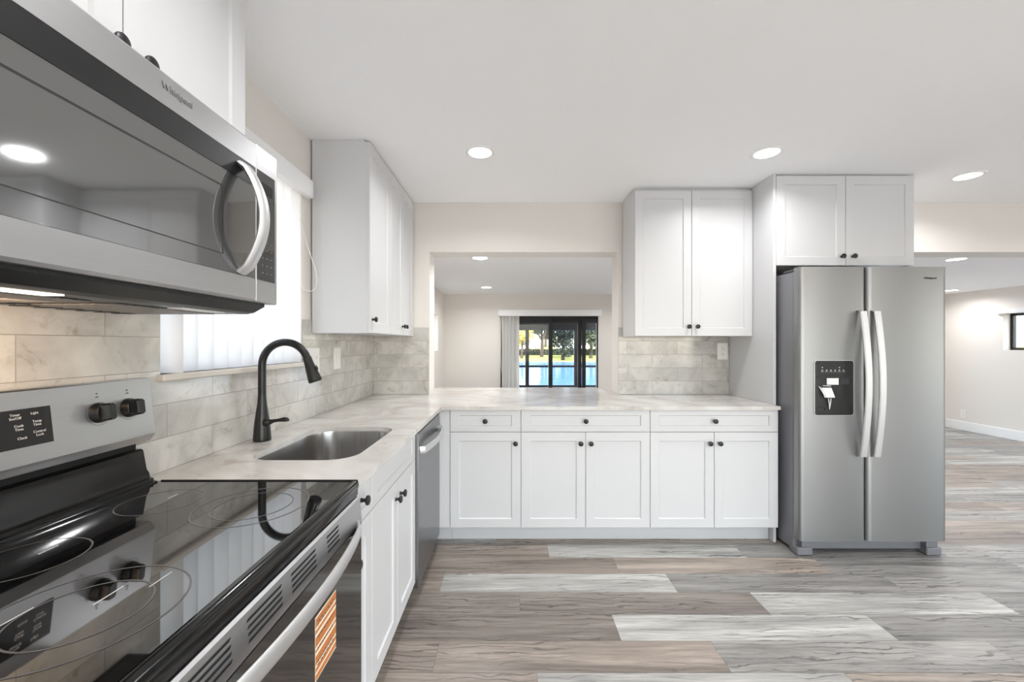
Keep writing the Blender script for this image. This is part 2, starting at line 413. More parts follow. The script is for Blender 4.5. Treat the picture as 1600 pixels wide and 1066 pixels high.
# sill of the kitchen window, a slab of the tile stone
box('window_sill', M['quartz_sill'], w1, (WL-.11, 1.275, 1.200, WL+.032, 2.178, 1.222), .004)
# unseen windows added for daylight: behind the camera, and right in the far wall
def window_y(name, y, x0, z0, x1, z1, bars):
    root = thing(name, '', 'window', ((x0+x1)/2, y, z0)); del root['label']; del root['category']; root['kind'] = 'structure'
    bm = NB(); t = .04
    B(bm, x0, y-.02, z0, x0+t, y+.02, z1); B(bm, x1-t, y-.02, z0, x1, y+.02, z1)
    B(bm, x0+t, y-.02, z0, x1-t, y+.02, z0+t); B(bm, x0+t, y-.02, z1-t, x1-t, y+.02, z1)
    for k in range(bars):
        xx = x0+(x1-x0)*(k+1)/(bars+1); B(bm, xx-.018, y-.018, z0+t, xx+.018, y+.018, z1-t)
    build('window_frame', bm, M['trim'], root)
    box('pane', M['pane'], root, (x0+t, y-.003, z0+t, x1-t, y+.003, z1-t))
window_y('added_window_5', YF-.1, .0, .1, 4.6, 2.1, 3)
window_y('added_window_6', YE+.1, 2.3, .02, 6.3, 1.76, 3)
# valances over the two small windows (white boxes)
o = box('window_valance', M['trim'], None, (XR-.05, 4.78, 1.735, XR-.001, 5.79, 1.80), .004); tag(o, 'white box valance above the small high window on the right wall', 'valance')

# ---- sliding glass door in the far wall
dr = thing('door_1', '', 'door', (.59, YE+.05, 0)); del dr['label']; del dr['category']; dr['kind'] = 'structure'
bm = NB(); ya, yb = YE+.03, YE+.11
B(bm, -.182, ya, 0, -.15, yb, 1.76); B(bm, 1.3625, ya, 0, 1.367, yb, 1.76); B(bm, -.15, ya, 1.70, 1.3625, yb, 1.76); B(bm, -.15, ya, 0, 1.3625, yb, .03)
build('door_frame', bm, M['frame_blk'], dr)
def sash(x0, x1, y, tr=.058):
    bm = NB(); t = .060
    B(bm, x0, y-.016, .03, x0+t, y+.016, 1.70); B(bm, x1-tr, y-.016, .03, x1, y+.016, 1.70)
    B(bm, x0+t, y-.016, 1.645, x1-tr, y+.016, 1.70); B(bm, x0+t, y-.016, .03, x1-tr, y+.016, .10)
    s = build('sash', bm, M['frame_blk'], dr)
    box('pane', M['pane'], s, (x0+t, y-.003, .10, x1-tr, y+.003, 1.645))
sash(-.15, .642, YE+.05); sash(.583, 1.112, YE+.088); sash(1.114, 1.362, YE+.05, .012)

# ================================================================== DOWNLIGHTS
first_lamp = [None]
def downlight(x, y, z, label, group, w=1.0):
    r = thing('downlight', label, 'downlight', (x, y, z), group)
    bm = NB(); seg = 32
    L = []
    for rr, d in ((.066, -.0005), (.067, -.004), (.086, -.005), (.090, -.002), (.091, 0.0)):
        L.append([(x+rr*math.cos(2*PI*k/seg), y+rr*math.sin(2*PI*k/seg), z+d) for k in range(seg)])
    rings(bm, L, cap=False); build('trim_ring', bm, M['trim'], r, 40)
    bm = NB(); lathe(bm, [(.066, 0), (.066, .003), (.0005, .0035)], (x, y, z-.0005), (0, 0, -1), 32); build('diffuser', bm, M['lampglass'], r, 40)
    ld = bpy.data.lights.new('lamp', 'AREA'); ld.shape = 'DISK'; ld.size = .13; ld.energy = LAMP_W*w; ld.color = (.98, .985, 1); ld.spread = math.radians(155)
    lo = bpy.data.objects.new('lamp', ld); C.objects.link(lo); lo.parent = r; lo.location = (0, 0, -.008)
KL = 'recessed downlights in the kitchen ceiling'; FL = 'recessed downlights in the family room ceiling'
downlight(-.188, 2.413, CH, 'round recessed downlight over the peninsula, leftmost on the kitchen ceiling', KL)
downlight(1.505, 2.42, CH, 'round recessed downlight on the ceiling just left of the cabinets over the refrigerator', KL)
downlight(3.064, 2.754, CH, 'round recessed downlight at the right edge of the kitchen ceiling', KL)
for x, y in ((-.188, .75), (1.505, .75), (3.064, .75), (-.188, -1.2), (1.505, -1.2), (3.064, -1.2), (4.7, 2.4), (4.7, .6), (6.2, 2.4)):  # unseen downlights added to light the room beyond the framed ones
    downlight(x, y, CH, 'unseen added round downlight on the ceiling nearer the camera side of the room', KL)
downlight(-.355, 5.67, CL, 'farther small round downlight seen through the pass-through opening', FL, 1.0)
downlight(-.29, 3.72, CL, 'nearer downlight just behind the top of the pass-through opening', FL, 1.0)
downlight(4.10, 3.78, CL, 'downlight just behind the header beam at the right', FL, 1.0)
downlight(6.42, 5.98, CL, 'farthest downlight at the right, near the far corner beside the refrigerator', FL, 1.0)
for x, y in ((1.6, 3.8), (1.7, 5.6), (4.1, 5.6), (6.4, 4.2)):
    downlight(x, y, CL, 'round recessed downlight hidden behind the wall of the family room', FL, 1.0)

# ================================================================== COUNTERTOP AND BACKSPLASH
def rrect(x0, y0, x1, y1, r, n=8):
    pts = []
    for cx, cy, a0 in ((x1-r, y1-r, 0), (x0+r, y1-r, 90), (x0+r, y0+r, 180), (x1-r, y0+r, 270)):
        for k in range(n+1):
            a = math.radians(a0+90*k/n); pts.append((cx+r*math.cos(a), cy+r*math.sin(a)))
    return pts
SX0, SY0, SX1, SY1, SR = -.945, 1.425, -.56, 2.00, .10
bm = NB()
outer = [(WL+.002, 1.212), (-.453, 1.212), (-.453, 2.64), (1.733, 2.64), (1.733, 3.278), (.847, 3.278), (.847, 3.478), (.80, 3.482), (.80, 3.766), (-.70, 3.766), (-.70, 3.482), (-.659, 3.478), (-.659, 3.278), (WL+.002, 3.278)]
edges = []
for lp in (outer, rrect(SX0, SY0, SX1, SY1, SR)):
    vs = [bm.verts.new((x, y, .914)) for x, y in lp]
    edges += [bm.edges.new((vs[i], vs[(i+1) % len(vs)])) for i in range(len(vs))]
bmesh.ops.triangle_fill(bm, edges=edges, use_beauty=True)
ret = bmesh.ops.extrude_face_region(bm, geom=list(bm.faces))
for v in ret['geom']:
    if isinstance(v, bmesh.types.BMVert): v.co.z -= .022
o = build('countertop', bm, M['quartz']); tag(o, 'pale veined quartz countertop running in an L over sink base and peninsula, through the pass-through', 'countertop')
o = box('tile_backsplash', M['tile_left'], None, (WL, .30, .9145, WL+.009, 1.288, 1.56)); tag(o, 'beige stone tile backsplash behind the range and below the microwave', 'backsplash')
bm = NB(); B(bm, WL, 1.288, .9145, WL+.009, 2.168, 1.199); B(bm, WL, 2.168, .9145, WL+.009, WB-.0005, 1.447)
o = build('tile_backsplash', bm, M['tile_left']); tag(o, 'stone tile backsplash along the left wall behind the sink and faucet', 'backsplash')
o = box('tile_backsplash', M['tile_back'], None, (WL+.0095, WB-.009, .9145, -.663, WB, 1.447)); tag(o, 'short stone tile backsplash in the corner left of the pass-through', 'backsplash')
o = box('tile_backsplash', M['tile_back'], None, (.851, WB-.009, .9145, 1.7335, WB, 1.447)); tag(o, 'stone tile backsplash below the double wall cabinet right of the pass-through', 'backsplash')

# ================================================================== SINK, FAUCET
s = thing('kitchen_sink', 'undermount stainless single-bowl sink set in the countertop', 'sink', ((SX0+SX1)/2, (SY0+SY1)/2, .68))
bm = NB(); L = []
def rl(e, z, r): return [(x, y, z) for x, y in rrect(SX0-e, SY0-e, SX1+e, SY1+e, r)]
L = [rl(.022, .8915, SR+.02), rl(.004, .8915, SR), rl(.003, .885, SR), rl(.0, .76, SR), rl(-.004, .715, SR-.004), rl(-.016, .699, SR-.015), rl(-.045, .6935, SR-.04), rl(-.12, .691, .05)]
R = [[bm.verts.new(p) for p in lp] for lp in L]; n = len(R[0])
for i in range(len(R)-1):
    for j in range(n): bm.faces.new((R[i][j], R[i][(j+1) % n], R[i+1][(j+1) % n], R[i+1][j]))
bm.faces.new(R[-1])
build('bowl', bm, M['sinksteel'], s, 50)
bm = NB(); lathe(bm, [(.045, 0), (.045, .003), (.036, .004), (.034, .0015), (.012, .0015), (.010, .004), (.0005, .004)], (-.77, 1.72, .6912), (0, 0, 1), 24); build('drain', bm, M['steel'], s, 40)

FX, FY = -1.045, 1.713
f = thing('kitchen_faucet', 'matte black gooseneck pull-down faucet standing behind the sink', 'faucet', (FX, FY, .914))
bm = NB(); lathe(bm, [(.033, 0), (.034, .004), (.0335, .012), (.031, .05), (.028, .08), (.0235, .115), (.0185, .15), (.0155, .185), (.0150, .195)], (FX, FY, .9145), (0, 0, 1), 28); build('base', bm, M['faucet'], f, 50)
ar, zc = .0965, 1.229
pts = [(FX, FY, 1.105), (FX, FY, 1.15), (FX, FY, 1.19)]+[(FX+ar-ar*math.cos(a), FY, zc+ar*math.sin(a)) for a in [math.radians(k) for k in range(0, 161, 8)]]
bm = NB(); tube(bm, pts, .0152, 18); build('neck', bm, M['faucet'], f, 60)
a = math.radians(160); e = Vector((FX+ar-ar*math.cos(a), FY, zc+ar*math.sin(a))); d = Vector((math.sin(a), 0, math.cos(a))).normalized()
bm = NB(); lathe(bm, [(.0152, -.002), (.0175, .002), (.0170, .006), (.0185, .030), (.0225, .060), (.0268, .098), (.027, .104), (.024, .108), (.0005, .1085)], e, d, 24)
sh = build('spray_head', bm, M['faucet'], f, 40)
bm = NB(); perp = Vector((-d.z, 0, d.x)); 
if perp.x < 0: perp = -perp
q = e+d*.055+perp*.021; lathe(bm, [(.010, 0), (.010, .004), (.0005, .006)], q, perp, 12); build('button', bm, M['blk'], sh, 40)
bm = NB(); hz = .993
pp = [(.018, 0), (.03, 0), (.038, .001), (.046, .003), (.056, .006), (.07, .008), (.085, .010), (.1, .012), (.112, .011), (.12, .008)]
rr = [.0165, .0175, .012, .0095, .0072, .0068, .0082, .0098, .0085, .0025]
tube(bm, [(FX+a_, FY-.012, hz+b_) for a_, b_ in pp], rr, 14); build('handle', bm, M['faucet'], f, 60)

# ================================================================== BASE CABINETS
def base_cab(plane, u0, u1, label, kind, back, front, group, knobs, zb=.12, zt=.888):
    """front = carcass front plane; doors are proud of it by .019"""
    cx = (u0+u1)/2
    loc = ((back+front)/2, cx, 0) if plane == 'x' else (cx, (back+front)/2, 0)
    r = thing('base_cabinet', label, 'cabinet', loc, group)
    def bx(name, ua, ub, da, db, z0, z1, mat='cab'):
        if plane == 'x': dd = (da, ua, z0, db, ub, z1)
        else: dd = (ua, min(da, db), z0, ub, max(da, db), z1)
        return box(name, M[mat], r, dd)
    bm = NB(); t = .016                                              # open-topped box
    def BB(ua, ub, da, db, z0, z1):
        da, db = min(da, db), max(da, db)
        if plane == 'x': B(bm, da, ua, z0, db, ub, z1)
        else: B(bm, ua, da, z0, ub, db, z1)
    BB(u0, u0+t, back, front, zb, zt); BB(u1-t, u1, back, front, zb, zt); BB(u0+t, u1-t, back, front, zb, zb+t)
    sgn = 1 if plane == 'x' else -1
    BB(u0+t, u1-t, back, back+sgn*t, zb, zt)
    BB(u0+t, u1-t, front-sgn*.004, front-sgn*.018, zb+t, zt)
    build('carcass', bm, M['cab'], r)
    kick = front-sgn*.085
    bx('toe_kick', u0, u1, kick-sgn*.016, kick, 0.0, zb)
    zs = .744
    if plane == 'x': fb = front
    else: fb = front
    if kind['drawer'] is not None:
        bm2 = NB(); shaker(bm2, plane, fb, u0, zs, u1, zt+.003, frv=.036, fr=min(.057, (u1-u0)*.27))
        dn = 'drawer' if kind['drawer'] else 'false_drawer_front'
        dd = build(dn, bm2, M['cab'], r)
        if kind['drawer']: knob(dd, plane, fb+sgn*.019, kind['drawer'][0] if isinstance(kind['drawer'], tuple) else cx, .8165)
    for (a_, b_, k_) in knobs:
        door(r, plane, fb, a_, zb-.0, b_, zs, (k_, kind.get('kz', .672)))
    return r
BG = 'white shaker base cabinets'
PF = 2.684
base_cab('y', -.404, .058, 'narrow white base cabinet at the left end of the peninsula, one drawer over one door', {'drawer': True}, 3.27, PF, BG, [(-.404, .058, .023)])
base_cab('y', .058, .899, 'middle white base cabinet of the peninsula, wide drawer over two doors', {'drawer': True}, 3.27, PF, BG, [(.058, .479, .446), (.479, .899, .512)])
base_cab('y', .899, 1.7335, 'white base cabinet of the peninsula next to the refrigerator panel, drawer over two doors', {'drawer': True}, 3.27, PF, BG, [(.899, 1.316, 1.284), (1.316, 1.7335, 1.348)])
o = base_cab('x', 1.212, 1.42, 'very narrow white base cabinet between range and sink base', {'drawer': (1.315,), 'kz': .645}, WL+.012, -.504, BG, [(1.212, 1.42, 1.246)])
base_cab('x', 1.42, 2.056, 'white sink base cabinet with two doors under the sink', {'drawer': False}, WL+.012, -.504, BG, [(1.42, 1.740, 1.705), (1.740, 2.056, 1.775)])
# corner filler
r = thing('corner_filler', 'plain white filler strip in the inner corner between dishwasher and peninsula cabinets', 'filler', (-.45, 2.69, 0))
box('panel', M['cab'], r, (-.503, 2.672, .12, -.4055, 2.69, .888)); box('toe_kick', M['cab'], r, (-.503, 2.769, 0, -.4055, 2.785, .119))
# tall end panel beside the fridge
o = box('tall_end_panel', M['cab'], None, (1.735, 2.72, 0.001, 1.754, WB-.001, CH-.002), .001)
tag(o, 'tall white end panel from floor to ceiling left of the refrigerator', 'panel')

# ================================================================== WALL CABINETS
def wall_cab(plane, u0, u1, z0, z1, back, front, label, group, doors, name='wall_cabinet', scribe=True):
    cx = (u0+u1)/2; sgn = 1 if plane == 'x' else -1
    r = thing(name, label, 'cabinet', ((back+front)/2, cx, z0) if plane == 'x' else (cx, (back+front)/2, z0), group)
    bm = NB(); t = .016
    def BB(ua, ub, da, db, za, zb):
        da, db = min(da, db), max(da, db)
        if plane == 'x': B(bm, da, ua, za, db, ub, zb)
        else: B(bm, ua, da, za, ub, db, zb)
    BB(u0, u0+t, back, front, z0, z1); BB(u1-t, u1, back, front, z0, z1)
    BB(u0+t, u1-t, back, front, z0+.006, z0+.006+t); BB(u0+t, u1-t, back, front, z1-t, z1); BB(u0+t, u1-t, back, back+sgn*.006, z0+.022, z1-t)
    BB(u0+t, u1-t, front-sgn*.004, front-sgn*.018, z0+.022, z1-t)
    build('carcass', bm, M['cab'], r)
    bm = NB(); BB(u0, u1, back, front-sgn*.012, z1, CH-.0015); build('scribe_moulding', bm, M['cab'], r)
    for (a_, b_, ku, kz) in doors: door(r, plane, front, a_, z0, b_, z1, (ku, kz))
    return r
WG = 'white shaker wall cabinets'
wall_cab('y', .885, 1.7335, 1.373, 2.424, WB-.011, 2.969, 'white two-door wall cabinet right of the pass-through opening', WG, [(.885, 1.295, 1.270, 1.442), (1.295, 1.7335, 1.331, 1.442)])
wall_cab('y', 1.7555, 2.672, 1.838, 2.437, WB-.001, 2.739, 'white two-door cabinet directly above the refrigerator', WG, [(1.7555, 2.216, 2.187, 1.898), (2.216, 2.672, 2.262, 1.898)])
wall_cab('x', 2.262, 2.660, 1.378, 2.437, WL+.011, -.804, 'white single-door wall cabinet beside the window, its blank side facing the camera', WG, [(2.262, 2.660, 2.302, 1.455)])
wall_cab('x', 2.662, WB-.011, 1.378, 2.437, WL+.011, -.804, 'white two-door wall cabinet on the left wall, in the corner next to the pass-through', WG, [(2.662, 2.958, 2.925, 1.442), (2.958, WB-.012, 2.990, 1.442)])
wall_cab('x', .448, 1.208, 1.868, 2.437, WL+.001, -.804, 'white two-door wall cabinet above the microwave', WG, [(.448, .828, .802, 1.912), (.828, 1.208, .868, 1.912)])

# ================================================================== DISHWASHER
r = thing('dishwasher', 'dark stainless dishwasher between sink base and the peninsula corner', 'dishwasher', (-.78, 2.36, 0))
box('tub', M['blk'], r, (WL+.02, 2.06, .10, -.50, 2.660, .875))
box('door', M['dw'], r, (-.4995, 2.060, .085, -.470, 2.657, .868), .004, 2)
box('control_strip', M['blk'], r, (-.497, 2.064, .869, -.474, 2.653, .882))
box('toe_kick', M['blkm'], r, (-.59, 2.06, .0, -.565, 2.660, .099))
bm = NB(); pts = [(-.470, 2.095, .775), (-.448, 2.10, .775)]+[(-.448+.026*math.sin(PI*k/16), 2.10+.517*k/16, .775) for k in range(1, 16)]+[(-.448, 2.617, .775), (-.470, 2.622, .775)]
tube(bm, pts, .01, 10, sx=.55, sy=1.9, ref=(0, 0, 1)); build('handle', bm, M['handle'], r, 50)

# ================================================================== RANGE
RY0, RY1 = .443, 1.205
r = thing('electric_range', 'freestanding stainless electric range with black glass cooktop at the lower left', 'range', (-.78, .824, 0))
box('body', M['charcoal'], r, (-1.10, RY0, .04, -.475, RY1, .895))
bm = NB()
# cooktop slab with raised rim and rounded front lip
lip = [(-.462+.013*math.sin(math.radians(a_)), .9062+.013*math.cos(math.radians(a_))) for a_ in range(-20, 121, 10)]
prism(bm, [(-1.03, .895), (-1.03, .917), (-.4705, .917), (-.4705, .895)], 'y', RY0+.006, RY1-.006)
ct = build('cooktop', bm, M['glass_blk'], r)
bm = NB(); prism(bm, [(-.4702, .895), (-.4702, .9168)]+lip+[(-.4515, .878), (-.4702, .878)], 'y', RY0+.006, RY1-.006)
build('front_lip', bm, M['lip'], ct, 35)
for y0, y1 in ((RY0, RY0+.006), (RY1-.006, RY1)): box('side_trim', M['blk'], ct, (-1.03, y0, .893, -.452, y1, .9205), .002)
# printed burner rings
def ring(cx, cy, rad, w=.0016):
    bm = NB(); n = 72
    a_ = [bm.verts.new((cx+(rad-w)*math.cos(2*PI*k/n), cy+(rad-w)*math.sin(2*PI*k/n), .9174)) for k in range(n)]
    b_ = [bm.verts.new((cx+(rad+w)*math.cos(2*PI*k/n), cy+(rad+w)*math.sin(2*PI*k/n), .9174)) for k in range(n)]
    for k in range(n): bm.faces.new((a_[k], a_[(k+1) % n], b_[(k+1) % n], b_[k]))
    build('burner_ring', bm, M['ring'], ct)
for q in ((-.905, .765, .085), (-.895, 1.045, .088), (-.645, 1.02, .125), (-.645, 1.02, .088), (-.645, .615, .128), (-.645, .615, .082), (-.895, .575, .08)): ring(*q)
for (x, y, L_) in ((-.905, .80, .035), (-.645, .655, .05), (-.60, .70, .045), (-.73, .60, .05), (-.895, 1.08, .03)):
    box('burner_mark', M['ink'], ct, (x-.0009, y-L_/2, .9172, x+.0009, y+L_/2, .9176))
# backguard
prof = [(-1.104, 1.036), (-1.104, 1.214), (-1.098, 1.2195), (-1.070, 1.2195), (-1.066, 1.216), (-1.049, 1.066), (-1.049, 1.058), (-1.064, 1.036)]
bm = NB(); prism(bm, prof, 'y', RY0, RY1); bg = build('backguard', bm, M['steel_y'], r, 20)
prof = [(-1.104, .895), (-1.104, 1.014), (-1.078, 1.014), (-1.072, 1.010), (-1.062, .955), (-1.055, .945), (-1.052, .932), (-1.043, .930), (-1.041, .9225), (-1.032, .921), (-1.030, .917), (-1.030, .895)]
bm = NB(); prism(bm, prof, 'y', RY0+.012, RY1-.014); build('lower_backguard', bm, M['lip'], r, 30)
box('gap_filler', M['blkm'], r, (-1.104, RY0+.014, 1.0145, -1.088, RY1-.02, 1.0355))
# the slanted face: point at height z, pushed out by n
NS = Vector((.150, 0, .017)).normalized()
def slant(z, n=0.): x = -1.066+(1.216-z)/.150*.017; return Vector((x, 0, z))+NS*n
def slab(name, y0, y1, z0, z1, t, mat, par):
    bm = NB(); a0, a1 = slant(z0), slant(z1)
    c = []
    for yy in (y0, y1):
        c.append([(p.x, yy, p.z) for p in (a0, a1, a1+NS*t, a0+NS*t)])
    rings(bm, c); return build(name, bm, mat, par)
dp = slab('display_panel', .672, .940, 1.096, 1.178, .0015, M['blk'], bg)
rot = Euler((PI/2-math.atan(.017/.15), 0, PI/2))
def sl_text(s_, y, z, size, mat, par): p = slant(z, .0019); text('print', s_, size, Vector((p.x, y, p.z)), rot, mat, par, .0002)
for s_, y, z in (('Keep\nWarm', .832, 1.156), ('Frozen\nBake', .832, 1.134), ('Timer\nSet/Off', .872, 1.163), ('Cook\nTime', .877, 1.139), ('Clock', .881, 1.116), ('Light', .908, 1.166), ('Temp\nTime', .911, 1.144), ('Control\nLock', .914, 1.121), ('Bake', .795, 1.160), ('Broil', .795, 1.138)):
    sl_text(s_, y, z, .0075, M['ink'], dp)
def range_knob(y, z):
    bm = NB(); o_ = slant(z, .0); o_.y = y
    lathe(bm, [(.026, 0), (.026, .006), (.0235, .009), (.022, .017), (.0205, .019), (.0005, .0195)], o_, NS, 28)
    kb = build('control_knob', bm, M['blk'], bg, 40)
    u = Vector((-NS.z, 0, NS.x)); s_ = Vector((0, 1, 0)); bm = NB(); L_ = []
    for d_, h_, w_ in ((.010, .0215, .012), (.018, .0225, .0125), (.034, .0215, .011), (.038, .0195, .009)):
        L_.append([o_+NS*d_+u*(a_*h_)+s_*(b_*w_) for a_, b_ in ((-1, -.5), (-.8, -1), (.8, -1), (1, -.5), (1, .5), (.8, 1), (-.8, 1), (-1, .5))])
    rings(bm, L_); build('grip', bm, M['blk'], kb)
    n = 40; bm = NB(); R1, R2 = .0315, .0322
    A_ = []; Bv = []
    for k in range(n+1):
        t_ = math.radians(-210+240*k/n); 
        A_.append(bm.verts.new(o_+NS*.0004+u*R1*math.sin(t_)+s_*R1*math.cos(t_))); Bv.append(bm.verts.new(o_+NS*.0004+u*R2*math.sin(t_)+s_*R2*math.cos(t_)))
    for k in range(n): bm.faces.new((A_[k], A_[k+1], Bv[k+1], Bv[k]))
    build('dial_print', bm, M['inkdark'], bg)
    text('print', 'OFF', .005, Vector((slant(z+.040, .0006).x, y, z+.040)), rot, M['inkdark'], bg, .0002)
    text('print', 'o', .009, Vector((slant(z+.049, .0006).x, y, z+.049)), rot, M['inkdark'], bg, .0002)
for y in (.518, .600, 1.048, 1.130): range_knob(y, 1.143)
# oven door: stainless top rail with vent slots, black glass front, bowed handle
rail = None
bm = NB(); prism(bm, [(-.474, .800), (-.474, .872), (-.452, .872), (-.446, .868), (-.440, .800)], 'y', RY0+.006, RY1-.004)
od = build('oven_door', bm, M['steel_y'], r, 25, label='stainless top rail of the oven door')
box('front_glass', M['oven_glass'], od, (-.474, RY0+.008, .175, -.440, RY1-.006, .7995), .003, 2, label='black glass front')
for yc, hw in ((1.015, .034), (.875, .052), (.738, .052), (.595, .052), (.49, .03)):
    bm = NB()
    for k in range(4):
        z = .819+.0115*k; xx = -.440-(z-.800)/.068*.006
        prism(bm, [(yc-hw, z-.0022), (yc-hw+.004, z+.0022), (yc+hw, z+.0022), (yc+hw-.004, z-.0022)], 'x', xx-.006, xx+.0008)
    build('vent_slots', bm, M['blkm'], od)
bm = NB(); n = 22; pts = [(-.440, RY0+.045, .797)]
pts += [(-.436+.040*math.sin(PI*(k/n))**.7, RY0+.04+(RY1-RY0-.07)*k/n, .797) for k in range(1, n)]
pts += [(-.440, RY1-.035, .797)]
tube(bm, pts, .011, 12, sx=.62, sy=1.75, ref=(0, 0, 1)); build('handle', bm, M['handle'], od, 50)
st = box('sticker', M['cream'], od, (-.4398, .915, .562, -.4392, 1.022, .706), label='orange and white striped paper label')
bm = NB()
for k, h in ((0, .012), (.018, .010), (.034, .02), (.062, .006), (.074, .022), (.104, .008), (.118, .02)):
    # slanted print bands
    prism(bm, [(.9155, .564+k), (1.0215, .566+k), (1.0215, .566+k+h), (.9155, .564+k+h)], 'x', -.4393, -.4390)
build('print', bm, M['orange'], st)
bm = NB(); random.seed(2)
for zz in (.690, .683, .655, .630, .600, .592):
    y = .925
    while y < 1.005: w = random.uniform(.004, .012); B(bm, -.4391, y, zz, -.4388, min(y+w, 1.012), zz+.003); y += w+.004
build('print', bm, M['inkdark'], st)
box('storage_drawer', M['steel_y'], r, (-.474, RY0+.008, .045, -.442, RY1-.006, .168), .003)

# ================================================================== MICROWAVE
MZ0, MZ1 = 1.433, 1.862; MX = -.690
r = thing('microwave_oven', 'stainless over-the-range microwave with bowed handle mounted above the range', 'microwave', (-.9, .828, MZ0))
box('body', M['charcoal'], r, (WL+.012, RY0+.002, MZ0+.004, MX-.035, RY1-.001, MZ1))
bm = NB(); prism(bm, [(MX-.0348, 1.794), (MX-.0348, MZ1), (MX-.006, MZ1), (MX-.001, MZ1-.006), (MX, 1.794)], 'y', RY0+.003, 1.103); dm = build('door', bm, M['steel_y'], r, 30)
bm = NB(); prism(bm, [(MX-.0348, MZ0), (MX-.0348, 1.494), (MX, 1.494), (MX, MZ0+.006), (MX-.006, MZ0)], 'y', RY0+.003, 1.103); build('bottom_rail', bm, M['steel_y'], dm, 30)
box('upper_band', M['blk'], dm, (MX-.0348, RY0+.003, 1.7405, MX-.0006, 1.103, 1.7937))
box('glass', M['mw_glass'], dm, (MX-.0348, RY0+.003, 1.4943, MX-.0003, 1.103, 1.7400), .001)
bm = NB(); z0, z1, y0, y1 = 1.535, 1.697, RY0+.05, .978
for d in ((MX-.001, y0, z1-.002, MX+.0003, y1, z1+.002), (MX-.001, y0, z0-.001, MX+.0003, y1, z0+.001), (MX-.001, y1-.0015, z0, MX+.0003, y1+.0015, z1), (MX-.001, y0-.0015, z0, MX+.0003, y0+.0015, z1)): B(bm, *d)
build('window_border', bm, M['charcoal'], dm)
text('maker_lettering', 'Whirlpool', .0185, Vector((MX+.0002, .846, 1.832)), FACE_X, M['letter'], dm, .0006)
bm = NB(); n = 24; pts = [(MX-.001, 1.046, 1.778)]
pts += [(MX+.008+.050*math.sin(PI*k/n)**.85, 1.046, 1.776-.272*k/n) for k in range(1, n)]+[(MX-.001, 1.046, 1.502)]
tube(bm, pts, .011, 8, sx=.8, sy=1.75, ref=(0, 1, 0)); build('handle', bm, M['handle'], dm, 50)
bm = NB(); B(bm, MX-.0348, 1.1045, MZ0, MX, RY1-.001, MZ1, .003); cp = build('control_panel', bm, M['steel_y'], r)
box('control_glass', M['oven_glass'], cp, (MX-.001, 1.108, 1.494, MX+.0008, 1.190, 1.794))
bm = NB()
for k in range(7):
    for j in range(3):
        y = 1.130+.020*j; z = 1.515+.021*k
        B(bm, MX+.0007, y, z, MX+.0010, y+.005, z+.0018)
build('print', bm, M['dimink'], cp)
box('clock_display', M['blkm'], cp, (MX+.0006, 1.120, 1.735, MX+.0012, 1.178, 1.765))
# underside: black pan with grease filters, grille and cooktop lamp
bm = NB(); prism(bm, [(WL+.012, 1.404), (WL+.012, MZ0+.0035), (MX-.020, MZ0+.0035), (MX-.020, 1.425), (MX-.050, 1.408), (MX-.07, 1.404)], 'y', RY0+.012, RY1-.03)
up = build('underside_pan', bm, M['blk'], r)
mesh_m = simple('grease_filter_mesh', srgb(150, 146, 142), .45, .7, bump=(260, 1.0), noise=.35, nscale=140)
for y0, y1 in ((.50, .80), (.85, 1.13)): box('grease_filter', mesh_m, up, (-1.0, y0, 1.4005, -.82, y1, 1.4038), .001)
box('lamp_lens', M['hoodlens'], up, (-.80, .56, 1.4012, -.765, .70, 1.4038)); box('lamp_lens', M['white_plastic'], up, (-.80, .95, 1.4012, -.765, 1.09, 1.4038))
bm = NB()
B(bm, -1.085, .50, 1.4022, -1.02, 1.14, 1.4038)
for k in range(14): B(bm, -1.081, .52+.045*k, 1.4006, -1.03, .535+.045*k, 1.4025)
build('grille', bm, M['charcoal'], up)
ld = bpy.data.lights.new('lamp', 'AREA'); ld.shape = 'RECTANGLE'; ld.size = .12; ld.size_y = .05; ld.energy = HOOD_W; ld.color = (1, .70, .46)
lo = bpy.data.objects.new('lamp', ld); C.objects.link(lo); lo.parent = r; lo.location = Vector((-.90, .72, 1.394))-r.location; lo.rotation_euler = (math.radians(18), math.radians(28), 0)

# ================================================================== REFRIGERATOR
FX0, FX1, FXM, FFY = 1.767, 2.674, 2.1785, 2.518
r = thing('refrigerator', 'side-by-side stainless refrigerator with water and ice dispenser standing right of the peninsula', 'refrigerator', (2.22, 2.9, 0))
box('body', M['fridge_side'], r, (FX0+.006, 2.582, .025, FX1-.004, 3.262, 1.772), .004)
box('gasket', M['blkm'], r, (FX0+.012, 2.5685, .11, FX1-.012, 2.5815, 1.768))
def fdoor(x0, x1, cut=None):
    bm = NB(); z0, z1 = .104, 1.792
    prof = [(x0, 2.568), (x0, FFY+.018), (x0+.004, FFY+.007), (x0+.014, FFY+.001), (x0+.03, FFY-.002), ((x0+x1)/2, FFY-.006), (x1-.03, FFY-.002), (x1-.014, FFY+.001), (x1-.004, FFY+.007), (x1, FFY+.018), (x1, 2.568)]
    prism(bm, prof, 'z', z0, z1)
    return build('door', bm, M['fridge'], r, 40)
dl = fdoor(FX0, FXM-.004); drr = fdoor(FXM+.004, FX1)
